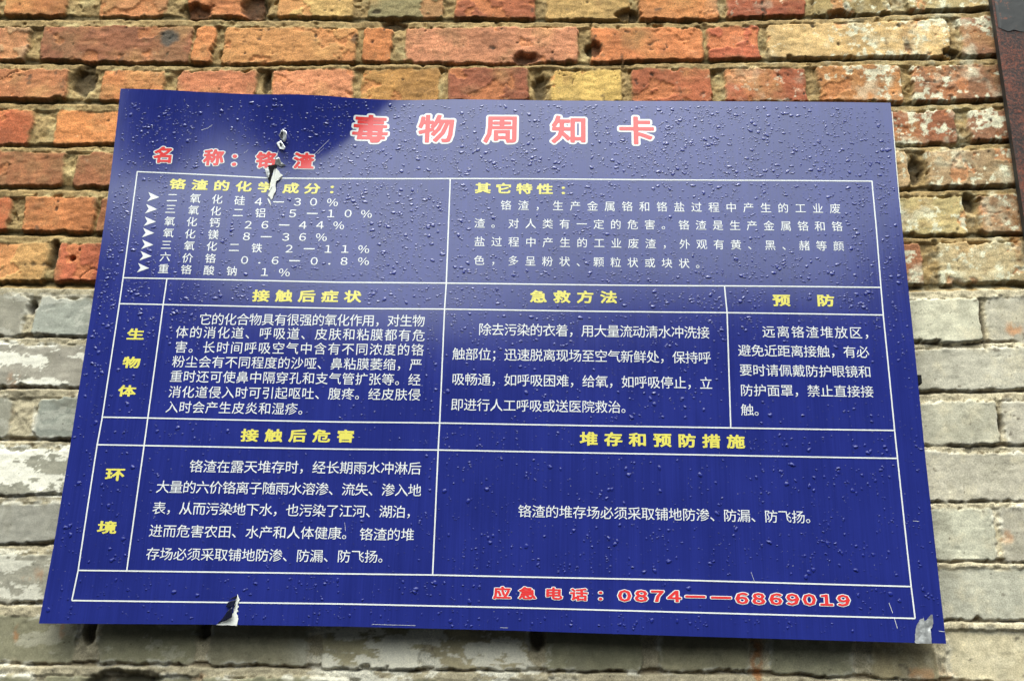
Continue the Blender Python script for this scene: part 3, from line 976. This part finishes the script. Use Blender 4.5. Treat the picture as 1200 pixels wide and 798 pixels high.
def place(ch, px, py, w, h, acc, bold, eps, ascii_k=1.15):
    """one printed character: centre and ink size measured in photo pixels"""
    if ch == " ": return
    if ch in "0123456789%.": ch = chr(ord(ch) + 0xFEE0)      # full-width figures, as printed
    cu, cv = on_sheet(np.float64(px), np.float64(py))
    sx = float(on_sheet(np.float64(px + w / 2), np.float64(py))[0] - on_sheet(np.float64(px - w / 2), np.float64(py))[0])
    sy = float(on_sheet(np.float64(px), np.float64(py - h / 2))[1] - on_sheet(np.float64(px), np.float64(py + h / 2))[1])
    kx, ky = sx / REFW, sy / REFH
    fat = bold > 0.02
    if ch == "—" and not fat:
        co, tr = subdivide_dash(sx * 1.05, sy * 0.12)
    else:
        base_co = (subdivide_dash(0.86, 0.085) if ch == "—" else glyph(ch))[0]
        co, tr = fat_glyph(ch, bold) if fat else (fat_glyph(ch, 0.004, 0.024) if bold < 0.011 else glyph(ch))
        fx = 1.0
        c = REFC
        if ch == "—" or (0xFF01 <= ord(ch) <= 0xFF19 and ch not in "：，；"):
            c = (base_co.min(0) + base_co.max(0)) / 2
            if ch != "—": fx = ascii_k
        co = np.c_[(co[:, 0] - c[0]) * kx * fx, (co[:, 1] - c[1]) * ky]
    u = cu + co[:, 0]; v = cv + co[:, 1]
    pv = np.stack([u, v], -1)
    ea, eb = pv[tr[:, [0, 1, 2]].ravel()], pv[tr[:, [1, 2, 0]].ravel()]
    for w_ in (0.0, 0.2, 0.4, 0.6, 0.8):
        PRINTED.append(ea + (eb - ea) * w_)
    acc[0].append(lay(u, v, eps)); acc[1].append(tr + acc[2])
    acc[2] += len(co)


def expand(seg):
    """('text', first centre, last centre) -> list of (char, px, py)"""
    s, a, b = seg
    k = len(s)
    r = []
    for i, ch in enumerate(s):
        t = i / max(1, k - 1)
        r.append((ch, a[0] + (b[0] - a[0]) * t, a[1] + (b[1] - a[1]) * t))
    return r


def lettering(name, chars, w, h, mat, bold=0.010, outline=0.0, label=None, parent=None, each=False):
    if each and len(chars) > 1:
        for c in chars: lettering(name, [c], w, h, mat, bold, outline, label)
        return
    layers = []
    if outline:
        acc = [[], [], 0]
        for c in chars: place(c[0], c[1], c[2], c[3] if len(c) > 3 else w, c[4] if len(c) > 4 else h, acc, outline, 0.00034)
        layers.append((acc, WHITE))
    acc = [[], [], 0]
    for c in chars: place(c[0], c[1], c[2], c[3] if len(c) > 3 else w, c[4] if len(c) > 4 else h, acc, bold, 0.00034 if not outline else 0.00056)
    layers.append((acc, mat))
    Vs, Ts, mi, mats, base = [], [], [], [], 0
    for k, (acc, m) in enumerate(layers):
        v = np.concatenate(acc[0]); t = np.concatenate(acc[1]) + base
        Vs.append(v); Ts.append(t); mi.append(np.full(len(t), k)); mats.append(m); base += len(v)
    T = np.concatenate(Ts)
    o = mesh_np(name, np.concatenate(Vs), T, np.full(len(T), 3), mats, parent or board, mat_idx=np.concatenate(mi))
    if label: o["label"] = label
    return o


def multi(*segs):
    r = []
    for s in segs: r += expand(s)
    return r


# title and substance name, red with a white outline
lettering("title_character", [("毒", 434, 152.5), ("物", 511.5, 152), ("周", 588, 152.3), ("知", 667.5, 153), ("卡", 746, 154)],
          39, 30.5, RED, 0.026, 0.082, "large red title character edged in white", each=True)
lettering("name_character", [("名", 192, 182.3), ("称", 250.5, 185.3), ("：", 281, 187.5), ("铬", 312, 188.3), ("渣", 356, 189.3)],
          22, 17.5, RED, 0.038, 0.09, "red character of the substance name edged in white", each=True)
lettering("phone_lettering", [("应", 588.4, 694.6), ("急", 618, 695), ("电", 648.7, 695.4), ("话", 678.3, 696.6), ("：", 709, 697.3),
                              ("0", 731.9, 697.7, 20, 15), ("8", 751.4, 698, 20, 15), ("7", 770.4, 698.2, 20, 15), ("4", 790, 698.4, 20, 15),
                              ("—", 814.8, 698.8, 23, 15), ("—", 845, 700, 23, 15), ("6", 869.3, 700.7, 20, 15), ("8", 889, 701.2, 20, 15),
                              ("6", 909, 701.6, 20, 15), ("9", 929, 702, 20, 15), ("0", 948.3, 702.4, 20, 15), ("1", 968.3, 702.8, 20, 15),
                              ("9", 988.5, 703.3, 20, 15)],
          19, 13.5, RED, 0.036, 0.085, "red emergency telephone line edged in white")

# yellow headings
HB = 0.032
for s, a, b, w, h in [
        ("铬渣的化学", (208.3, 216.3), (311.5, 220), 17.5, 11.5), ("成分", (341, 221), (366, 221.5), 17.5, 11.5),
        ("其它特性", (566, 221), (638.6, 222), 17.5, 11.5),
        ("接触后症状", (306, 347), (413.3, 347.9), 18.5, 13), ("急救方法", (631, 348), (713.3, 348.7), 18.5, 13.5),
        ("预", (915.7, 352.3), (915.7, 352.3), 19, 13), ("防", (967.3, 352.6), (967.3, 352.6), 19, 13),
        ("接触后危害", (292.7, 510.3), (405, 511.3), 19, 14), ("堆存和预防措施", (690, 514.3), (862.3, 517.7), 19.5, 15)]:
    ch = expand((s, a, b))
    if s == "成分": ch += [("：", 394, 223)]
    if s == "其它特性": ch += [("：", 665, 223)]
    if s == "预": ch += [("防", 967.3, 352.6)]
    if s == "防": continue
    if s == "成分": continue
    if s == "铬渣的化学": ch += [("成", 341, 221), ("分", 366, 221.5), ("：", 394, 222)]
    lettering("heading_character", ch, w, h, YELLOW, HB, each=True)
lettering("row_heading_character", [("生", 159, 392), ("物", 154.3, 425), ("体", 149, 458.3)], 19, 12.5, YELLOW, HB, each=True)
lettering("row_heading_character", [("环", 135, 556), ("境", 125.7, 618)], 21, 14, YELLOW, HB, each=True)

# list of seven ingredients, each with its arrow bullet
LIST = [
    [("二", 202, 232), ("氧", 229, 233), ("化", 254.7, 234), ("硅", 281, 235.5), ("4", 303, 236.7), ("—", 326.5, 237), ("3", 348.7, 237), ("0", 367.5, 237), ("%", 389.7, 237.5)],
    [("三", 200, 245.3), ("氧", 227, 246.7), ("化", 253, 247.7), ("二", 279, 249.5), ("铝", 305.3, 250), ("5", 343, 250.5), ("—", 366, 250.5), ("1", 388, 250.5), ("0", 408, 250.5), ("%", 429.5, 251)],
    [("氧", 199, 259.7), ("化", 225, 260.3), ("钙", 251.7, 261.3), ("2", 291, 263.7), ("6", 310.5, 263.8), ("—", 333, 264), ("4", 355, 264), ("4", 375, 264), ("%", 397, 264.5)],
    [("氧", 197.5, 273.3), ("化", 223, 274.5), ("镁", 250, 275.3), ("8", 289, 277.3), ("—", 312, 277.7), ("3", 335, 278), ("6", 354.7, 278), ("%", 376.7, 278.3)],
    [("三", 195, 287.3), ("氧", 222, 288.3), ("化", 248.3, 289), ("二", 274.5, 290.3), ("铁", 301, 291), ("2", 339, 291.7), ("—", 362.5, 291.8), ("1", 384.7, 292), ("1", 404.5, 292), ("%", 426.3, 292.3)],
    [("六", 193.7, 301.3), ("价", 220, 302.7), ("铬", 246.7, 303.3), ("0", 286.7, 305), (".", 304, 308.3), ("6", 322.5, 305.5), ("—", 345.3, 305.8), ("0", 368.3, 306.2), (".", 386, 309.5), ("8", 403.3, 306.3), ("%", 426, 306.3)],
    [("重", 191.7, 315.3), ("铬", 218.3, 316.3), ("酸", 245, 317.2), ("钠", 271.7, 318), ("1", 310.3, 319), ("%", 333.3, 319.5)],
]
ARR = [(180, 231), (177.5, 245), (176, 259.7), (174, 273), (173, 286.7), (171, 300), (168, 314)]
for row, (ax, ay) in zip(LIST, ARR):
    cut = next(i for i, c in enumerate(row) if c[0] in "0123456789")
    lettering("substance_lettering", row[:cut], 12, 10.8, WHITE, 0.010)
    lettering("percentage_lettering", row[cut:], 12, 10.8, WHITE, 0.010)
    # arrow bullet: a notched, concave dart
    P = np.array([(-6.8, -5.6), (6.8, 0.4), (-6.9, 5.4), (-3.2, 0.1)])
    pu_, pv_ = on_sheet(ax + P[:, 0] - 0.12 * P[:, 1], ay + P[:, 1])
    PRINTED.append(np.stack([np.linspace(pu_.min(), pu_.max(), 7), np.full(7, pv_.mean())], -1)); PRINTED.append(np.stack([np.full(5, pu_.min() + .003), np.linspace(pv_.min(), pv_.max(), 5)], -1))
    mid_u, mid_v = pu_.mean(), pv_.mean()
    V_ = lay(pu_, pv_, 0.00034)
    mesh_np("arrow_bullet", V_, np.array([0, 3, 1, 3, 2, 1]), [3, 3], [WHITE], board)

# paragraphs
PARA = [
    ("paragraph_lettering", 12, 11.2, 0.012, [
        ("铬渣，生产金属铬和铬盐过程中产生的工业废", (593, 241), (978.6, 244.9)),
        ("渣。对人类有一定的危害。铬渣是生产金属铬和铬", (562, 262), (980.9, 265.8)),
        ("盐过程中产生的工业废渣，外观有黄、黑、赭等颜", (562, 283.4), (982.6, 288.8)),
        ("色，多呈粉状、颗粒状或块状。", (561.6, 305.4), (821.5, 309.3))]),
    ("paragraph_lettering", 13.9, 13.6, 0.012, [
        ("它的化合物具有很强的氧化作用，对生物", (240.7, 374.3), (490.7, 376.3)),
        ("体的消化道、呼吸道、皮肤和粘膜都有危", (213.3, 389.5), (490.7, 393.3)),
        ("害。长时间呼吸空气中含有不同浓度的铬", (212.3, 406.9), (489.3, 410.3)),
        ("粉尘会有不同程度的沙哑、鼻粘膜萎缩，严", (209.3, 423.9), (487.3, 427.7)),
        ("重时还可使鼻中隔穿孔和支气管扩张等。经", (206.7, 441.2), (485.7, 445.3)),
        ("消化道侵入时可引起呕吐、腹疼。经皮肤侵", (205, 459.4), (485.7, 462.7)),
        ("入时会产生皮炎和湿疹。", (201.7, 477), (357, 479.6))]),
    ("paragraph_lettering", 14.2, 14, 0.012, [
        ("除去污染的衣着，用大量流动清水冲洗接", (568.3, 386.3), (824, 390)),
        ("触部位；迅速脱离现场至空气新鲜处，保持呼", (537.7, 415), (825.7, 419.5)),
        ("吸畅通，如呼吸困难，给氧，如呼吸停止，立", (537, 444.5), (827.3, 449.3)),
        ("即进行人工呼吸或送医院救治。", (535.7, 474.3), (735.3, 477.4))]),
    ("paragraph_lettering", 14.3, 13.6, 0.012, [
        ("远离铬渣堆放区，", (900.7, 389), (1019.7, 390.4)),
        ("避免近距离接触，有必", (872.3, 411), (1011, 412.9)),
        ("要时请佩戴防护眼镜和", (874, 433.9), (1013.3, 436)),
        ("防护面罩，禁止直接接", (875, 457.5), (1016, 459)),
        ("触。", (875.7, 480.5), (891.2, 480.8))]),
    ("paragraph_lettering", 14.8, 14.4, 0.012, [
        ("铬渣在露天堆存时，经长期雨水冲淋后", (230, 546.5), (486, 548.9)),
        ("大量的六价铬离子随雨水溶渗、流失、渗入地", (191, 570.5), (486, 574.5)),
        ("表，从而污染地下水，也污染了江河、湖泊，", (186.7, 595.3), (483.3, 600)),
        ("进而危害农田、水产和人体健康。", (182.7, 622), (408.6, 625)), ("铬渣的堆", (429.2, 626), (477.7, 626.4)),
        ("存场必须采取铺地防渗、防漏、防飞扬。", (179.3, 648.9), (451, 652.4))]),
    ("paragraph_lettering", 14.8, 14.4, 0.012, [
        ("铬渣的堆存场必须采取铺地防渗、防漏、防飞扬。", (615, 599), (951.7, 606.2))]),
]
for nm, w, h, bd, lines in PARA:
    lettering(nm, multi(*lines), w, h, WHITE, bd)
bpy.data.objects.remove(_ob)

# ---- torn film, bare metal, flaps
def poly_patch(name, pts, eps, mat, parent=board, zfun=None, thick=0.0, label=None, res=0.0011, jag=0.0, seed=1):
    """a flat-lying or lifted scrap; outline in photo pixels, filled with a fine fan grid"""
    p = np.array(pts, float)
    m = len(p); k = 5
    t = np.linspace(0, 1, k, endpoint=False)
    q_ = np.concatenate([p[i] + (p[(i + 1) % m] - p[i]) * t[:, None] for i in range(m)])
    u, v = on_sheet(q_[:, 0], q_[:, 1])
    if jag:
        r_ = np.random.default_rng(seed)
        u = u + r_.normal(0, jag, len(u)); v = v + r_.normal(0, jag, len(v))
    cu, cv = u.mean(), v.mean()
    rings = [1.0, 0.8, 0.6, 0.4, 0.2]
    us, vs = [], []
    for s in rings:
        us.append(cu + (u - cu) * s); vs.append(cv + (v - cv) * s)
    us.append(np.array([cu])); vs.append(np.array([cv]))
    uu = np.concatenate(us); vv = np.concatenate(vs)
    z = np.full(len(uu), eps)
    span = max(u.max() - u.min(), 1e-6); vspan = max(v.max() - v.min(), 1e-6)
    if zfun is not None:
        z = z + zfun((uu - u.min()) / span, (vv - v.min()) / vspan)
    z = z + 0.00025 * (fbm(uu, vv, 0.006, seed, 3) + 1)
    P3 = np.stack([uu, -bend(uu, vv) - z, vv], -1) - BL
    nq = len(u); F_ = []; sz = []
    for r in range(len(rings) - 1):
        for i in range(nq):
            j = (i + 1) % nq
            F_ += [r * nq + i, r * nq + j, (r + 1) * nq + j, (r + 1) * nq + i]; sz.append(4)
    last = (len(rings) - 1) * nq; c = len(rings) * nq
    for i in range(nq):
        F_ += [last + i, last + (i + 1) % nq, c]; sz.append(3)
    o = mesh_np(name, P3, F_, sz, [mat], parent, smooth_shade=True)
    if label: o["label"] = label
    if thick:
        md = o.modifiers.new("thickness", 'SOLIDIFY'); md.thickness = thick; md.offset = 1
    return o


def zz(ox, oy, s, pts):
    return [(ox + x / s, oy + y / s) for x, y in pts]


S1 = 6.65
T1 = poly_patch("torn_hole", zz(270, 130, S1, [(272, 460), (300, 428), (368, 420), (352, 462), (330, 500), (318, 540), (302, 600), (296, 540), (280, 490)]), 0.0006, HOLE, seed=2, jag=.0003)  # near-black patch laid on the sheet for the shade inside the hole
poly_patch("bare_patch", zz(270, 130, S1, [(350, 455), (385, 478), (407, 512), (385, 542), (356, 545), (357, 622), (322, 698), (296, 664), (310, 600), (326, 520)]), 0.0011, PALE,
           seed=3, jag=.0004, zfun=lambda a, b: 0.003 * a * (1 - a) * 4 * b, label="white torn strip below the split")
poly_patch("bare_patch", zz(270, 130, S1, [(290, 682), (312, 705), (322, 748), (300, 715)]), 0.0009, PALE, seed=4, jag=.0002)
poly_patch("film_flap", zz(270, 130, S1, [(380, 200), (398, 168), (415, 152), (450, 192), (443, 245), (428, 258), (400, 232)]), 0.0012, ALU, parent=T1, seed=5, jag=.0003,
           zfun=lambda a, b: 0.006 * a * a + 0.002 * b, thick=0.0003, label="curled silvery scrap of torn film")
poly_patch("film_flap", zz(270, 130, S1, [(388, 200), (405, 172), (416, 180), (412, 222), (400, 228)]), 0.0042, NAVY, parent=T1, seed=15, jag=.0002)
poly_patch("film_flap", zz(270, 130, S1, [(358, 258), (392, 238), (412, 262), (433, 300), (424, 322), (385, 300)]), 0.0012, ALU, parent=T1, seed=6, jag=.0003,
           zfun=lambda a, b: 0.005 * a * a, thick=0.0003, label="curled silvery scrap of torn film")
poly_patch("film_flap", zz(270, 130, S1, [(385, 262), (400, 262), (408, 292), (394, 290)]), 0.0040, NAVY, parent=T1, seed=16, jag=.0002)
poly_patch("film_flap", zz(270, 130, S1, [(356, 384), (385, 378), (400, 410), (437, 434), (404, 442), (352, 428)]), 0.0012, ALU, parent=T1, seed=7, jag=.0003,
           zfun=lambda a, b: 0.004 * b, thick=0.0003, label="curled silvery scrap of torn film")
poly_patch("film_flap", zz(270, 130, S1, [(276, 462), (300, 446), (306, 500), (296, 530), (284, 500)]), 0.0013, ALU, parent=T1, seed=8, jag=.0003, zfun=lambda a, b: 0.003 * (1 - a))
S2 = 13.3
T2 = poly_patch("bare_patch", zz(230, 680, S2, [(318, 692), (480, 620), (575, 560), (590, 430), (612, 330), (645, 215), (682, 296), (645, 372), (668, 402), (636, 440), (662, 470), (627, 510), (652, 545), (656, 610), (634, 702), (480, 697)]),
           0.0008, PALE, seed=9, jag=.0002, label="pale bare metal where the film is torn at the bottom edge")
poly_patch("film_flap", zz(230, 680, S2, [(338, 668), (420, 590), (500, 480), (578, 415), (580, 500), (576, 572), (470, 630)]), 0.0016, NAVY, parent=T2, seed=10, zfun=lambda a, b: 0.004 * a, thick=.0003,
           label="dark folded flap of torn film")
poly_patch("film_flap", zz(230, 680, S2, [(468, 412), (500, 340), (560, 318), (640, 306), (612, 382), (580, 402), (520, 425)]), 0.0016, NAVY, parent=T2, seed=11, zfun=lambda a, b: 0.003 * a, thick=.0003,
           label="dark folded flap of torn film")
poly_patch("film_flap", zz(230, 680, S2, [(508, 300), (580, 262), (655, 232), (642, 282), (590, 290)]), 0.0016, NAVY, parent=T2, seed=12, zfun=lambda a, b: 0.002 * a, thick=.0003)
S3 = 9.98
poly_patch("bare_patch", zz(1040, 690, S3, [(320, 634), (317, 530), (335, 420), (374, 360), (417, 338), (421, 376), (456, 358), (498, 302), (526, 298), (530, 400), (515, 456), (497, 462), (511, 570), (513, 640), (420, 636)]),
           0.0007, ALU, seed=13, jag=.0002, zfun=lambda a, b: 0.0012 * np.sin(a * 9) ** 2 * b, label="bare silver metal patch at the bottom right corner")

# ---- scratches in the film
out = ([], [])
SCR = [([(1041.5, 706), (1046, 718)], .0006), ([(1048, 724.5), (1051.5, 736)], .0006), ([(368, 182), (378, 172), (386, 164)], .0004), ([(372, 181), (380, 174)], .0003),
       ([(236, 153), (243, 151), (249, 147)], .0005), ([(326, 176), (324.5, 187)], .0005), ([(1070, 610), (1077, 611)], .0005), ([(1100, 739), (1107, 740)], .0006),
       ([(880, 670), (884, 681)], .0004), ([(286, 180), (291, 176)], .0003), ([(520, 177), (526, 174)], .0004), ([(404, 612), (405, 622)], .0003)]
def mark(name, p, w, eps):
    o_ = ([], [])
    strip(p, w, eps, o_)
    q_ = np.concatenate(o_[1])
    return mesh_np(name, np.concatenate(o_[0]), q_, np.full(len(q_), 4), [PALE], board)


for i, (p, w) in enumerate(SCR):
    mark("scratch", p, w * 0.8, 0.0006 + 1e-5 * i)
# bare white line along the upper right edge, beads of water along the bottom edge
for i, p in enumerate([[(436, 731.3), (487, 732.6)], [(586, 735.0), (595, 735.3)]]):
    mark("edge_wear", p, 0.0003, 0.00045 + 1e-5 * i)
mark("edge_wear", [(1045.3, 131), (1047.5, 160), (1050, 190), (1053, 225), (1055.5, 250)], 0.0011, 0.0004)

# ================================================================== RAIN DROPS on the board
rd = np.random.default_rng(21)
GR = 0.002
_p = np.concatenate(PRINTED)
INK = set(map(tuple, np.floor(_p / GR).astype(int)))
NSEG = 8
prof = [(1.0, 0.0), (0.93, 0.42), (0.74, 0.78), (0.42, 0.97)]
dV_, dF, dS, base = [], [], [], 0
count = 0
xs = []
tries = 0
while count < 11000 and tries < 110000:
    tries += 1
    u = rd.uniform(0.006, W - 0.006); v = rd.uniform(0.006, Ht - 0.008)
    dens = 0.22 + 0.78 * float(sstep(0.32, 0.50, v))
    if v > 0.66 and u < 0.33: dens *= 0.55
    cl = float(fbm(np.array(u), np.array(v), 0.03, 201, 3))
    dens *= 0.35 + 0.9 * float(sstep(-0.5, 0.6, cl))
    if rd.random() > dens: continue
    top = float(sstep(0.30, 0.50, v))
    r = 0.00056 * math.exp(abs(rd.normal(0, 0.60)))
    if rd.random() < 0.10 + 0.05 * (1 - top): r *= 1.8
    r = min(r, 0.0028)
    reach = int(math.ceil(r * 2.1 / GR))
    ci, cj = int(u // GR), int(v // GR)
    if any((ci + a, cj + b) in INK for a in range(-reach, reach + 1) for b in range(-reach, reach + 1)) : continue
    # outline: wide and irregular, flat below, sometimes a trail
    ph = rd.uniform(0, 6.28, 4)
    ang = np.arange(NSEG) / NSEG * 2 * math.pi
    asp = rd.uniform(0.9, 2.1) if top > 0.5 else rd.uniform(0.75, 1.6)
    rad = 1 + 0.22 * np.sin(2 * ang + ph[0]) + 0.16 * np.sin(3 * ang + ph[1]) + 0.09 * np.sin(5 * ang + ph[2])
    ru = r * math.sqrt(asp) * rad * np.cos(ang); rv = r / math.sqrt(asp) * rad * np.sin(ang)
    tl = rd.normal(0, 0.35)
    ru, rv = ru * math.cos(tl) - rv * math.sin(tl), ru * math.sin(tl) + rv * math.cos(tl)
    hgt = r * (rd.uniform(0.13, 0.23) if top > 0.5 else rd.uniform(0.14, 0.22))
    pts = []
    for s, hh in prof:
        sag = -(0.34 + 0.18 * (1 - top)) * r * hh                         # gravity: the belly hangs to the lower side
        pu_ = u + ru * s; pv_ = v + rv * s + sag * s
        pts.append(np.stack([pu_, -bend(pu_, pv_) - 0.00025 - hgt * hh, pv_], -1))
    cz = np.array([[u, float(-bend(u, v)) - 0.00025 - hgt, v - (0.30 + 0.18 * (1 - top)) * r]])
    P3 = np.r_[np.concatenate(pts), cz]
    k = len(prof)
    for a in range(k - 1):
        i = np.arange(NSEG); j = (i + 1) % NSEG
        dF.append(np.stack([a * NSEG + i, a * NSEG + j, (a + 1) * NSEG + j, (a + 1) * NSEG + i], -1).ravel() + base)
        dS.append(np.full(NSEG, 4))
    i = np.arange(NSEG); j = (i + 1) % NSEG
    dF.append(np.stack([(k - 1) * NSEG + i, (k - 1) * NSEG + j, np.full(NSEG, k * NSEG)], -1).ravel() + base)
    dS.append(np.full(NSEG, 3))
    dV_.append(P3); base += len(P3)
    count += 1
drops = mesh_np("raindrops", np.concatenate(dV_), np.concatenate(dF), np.concatenate(dS), [WATER], None, smooth_shade=True)
tag(drops, "clear beads of rain water clinging all over the blue notice board", "raindrops", kind="stuff")
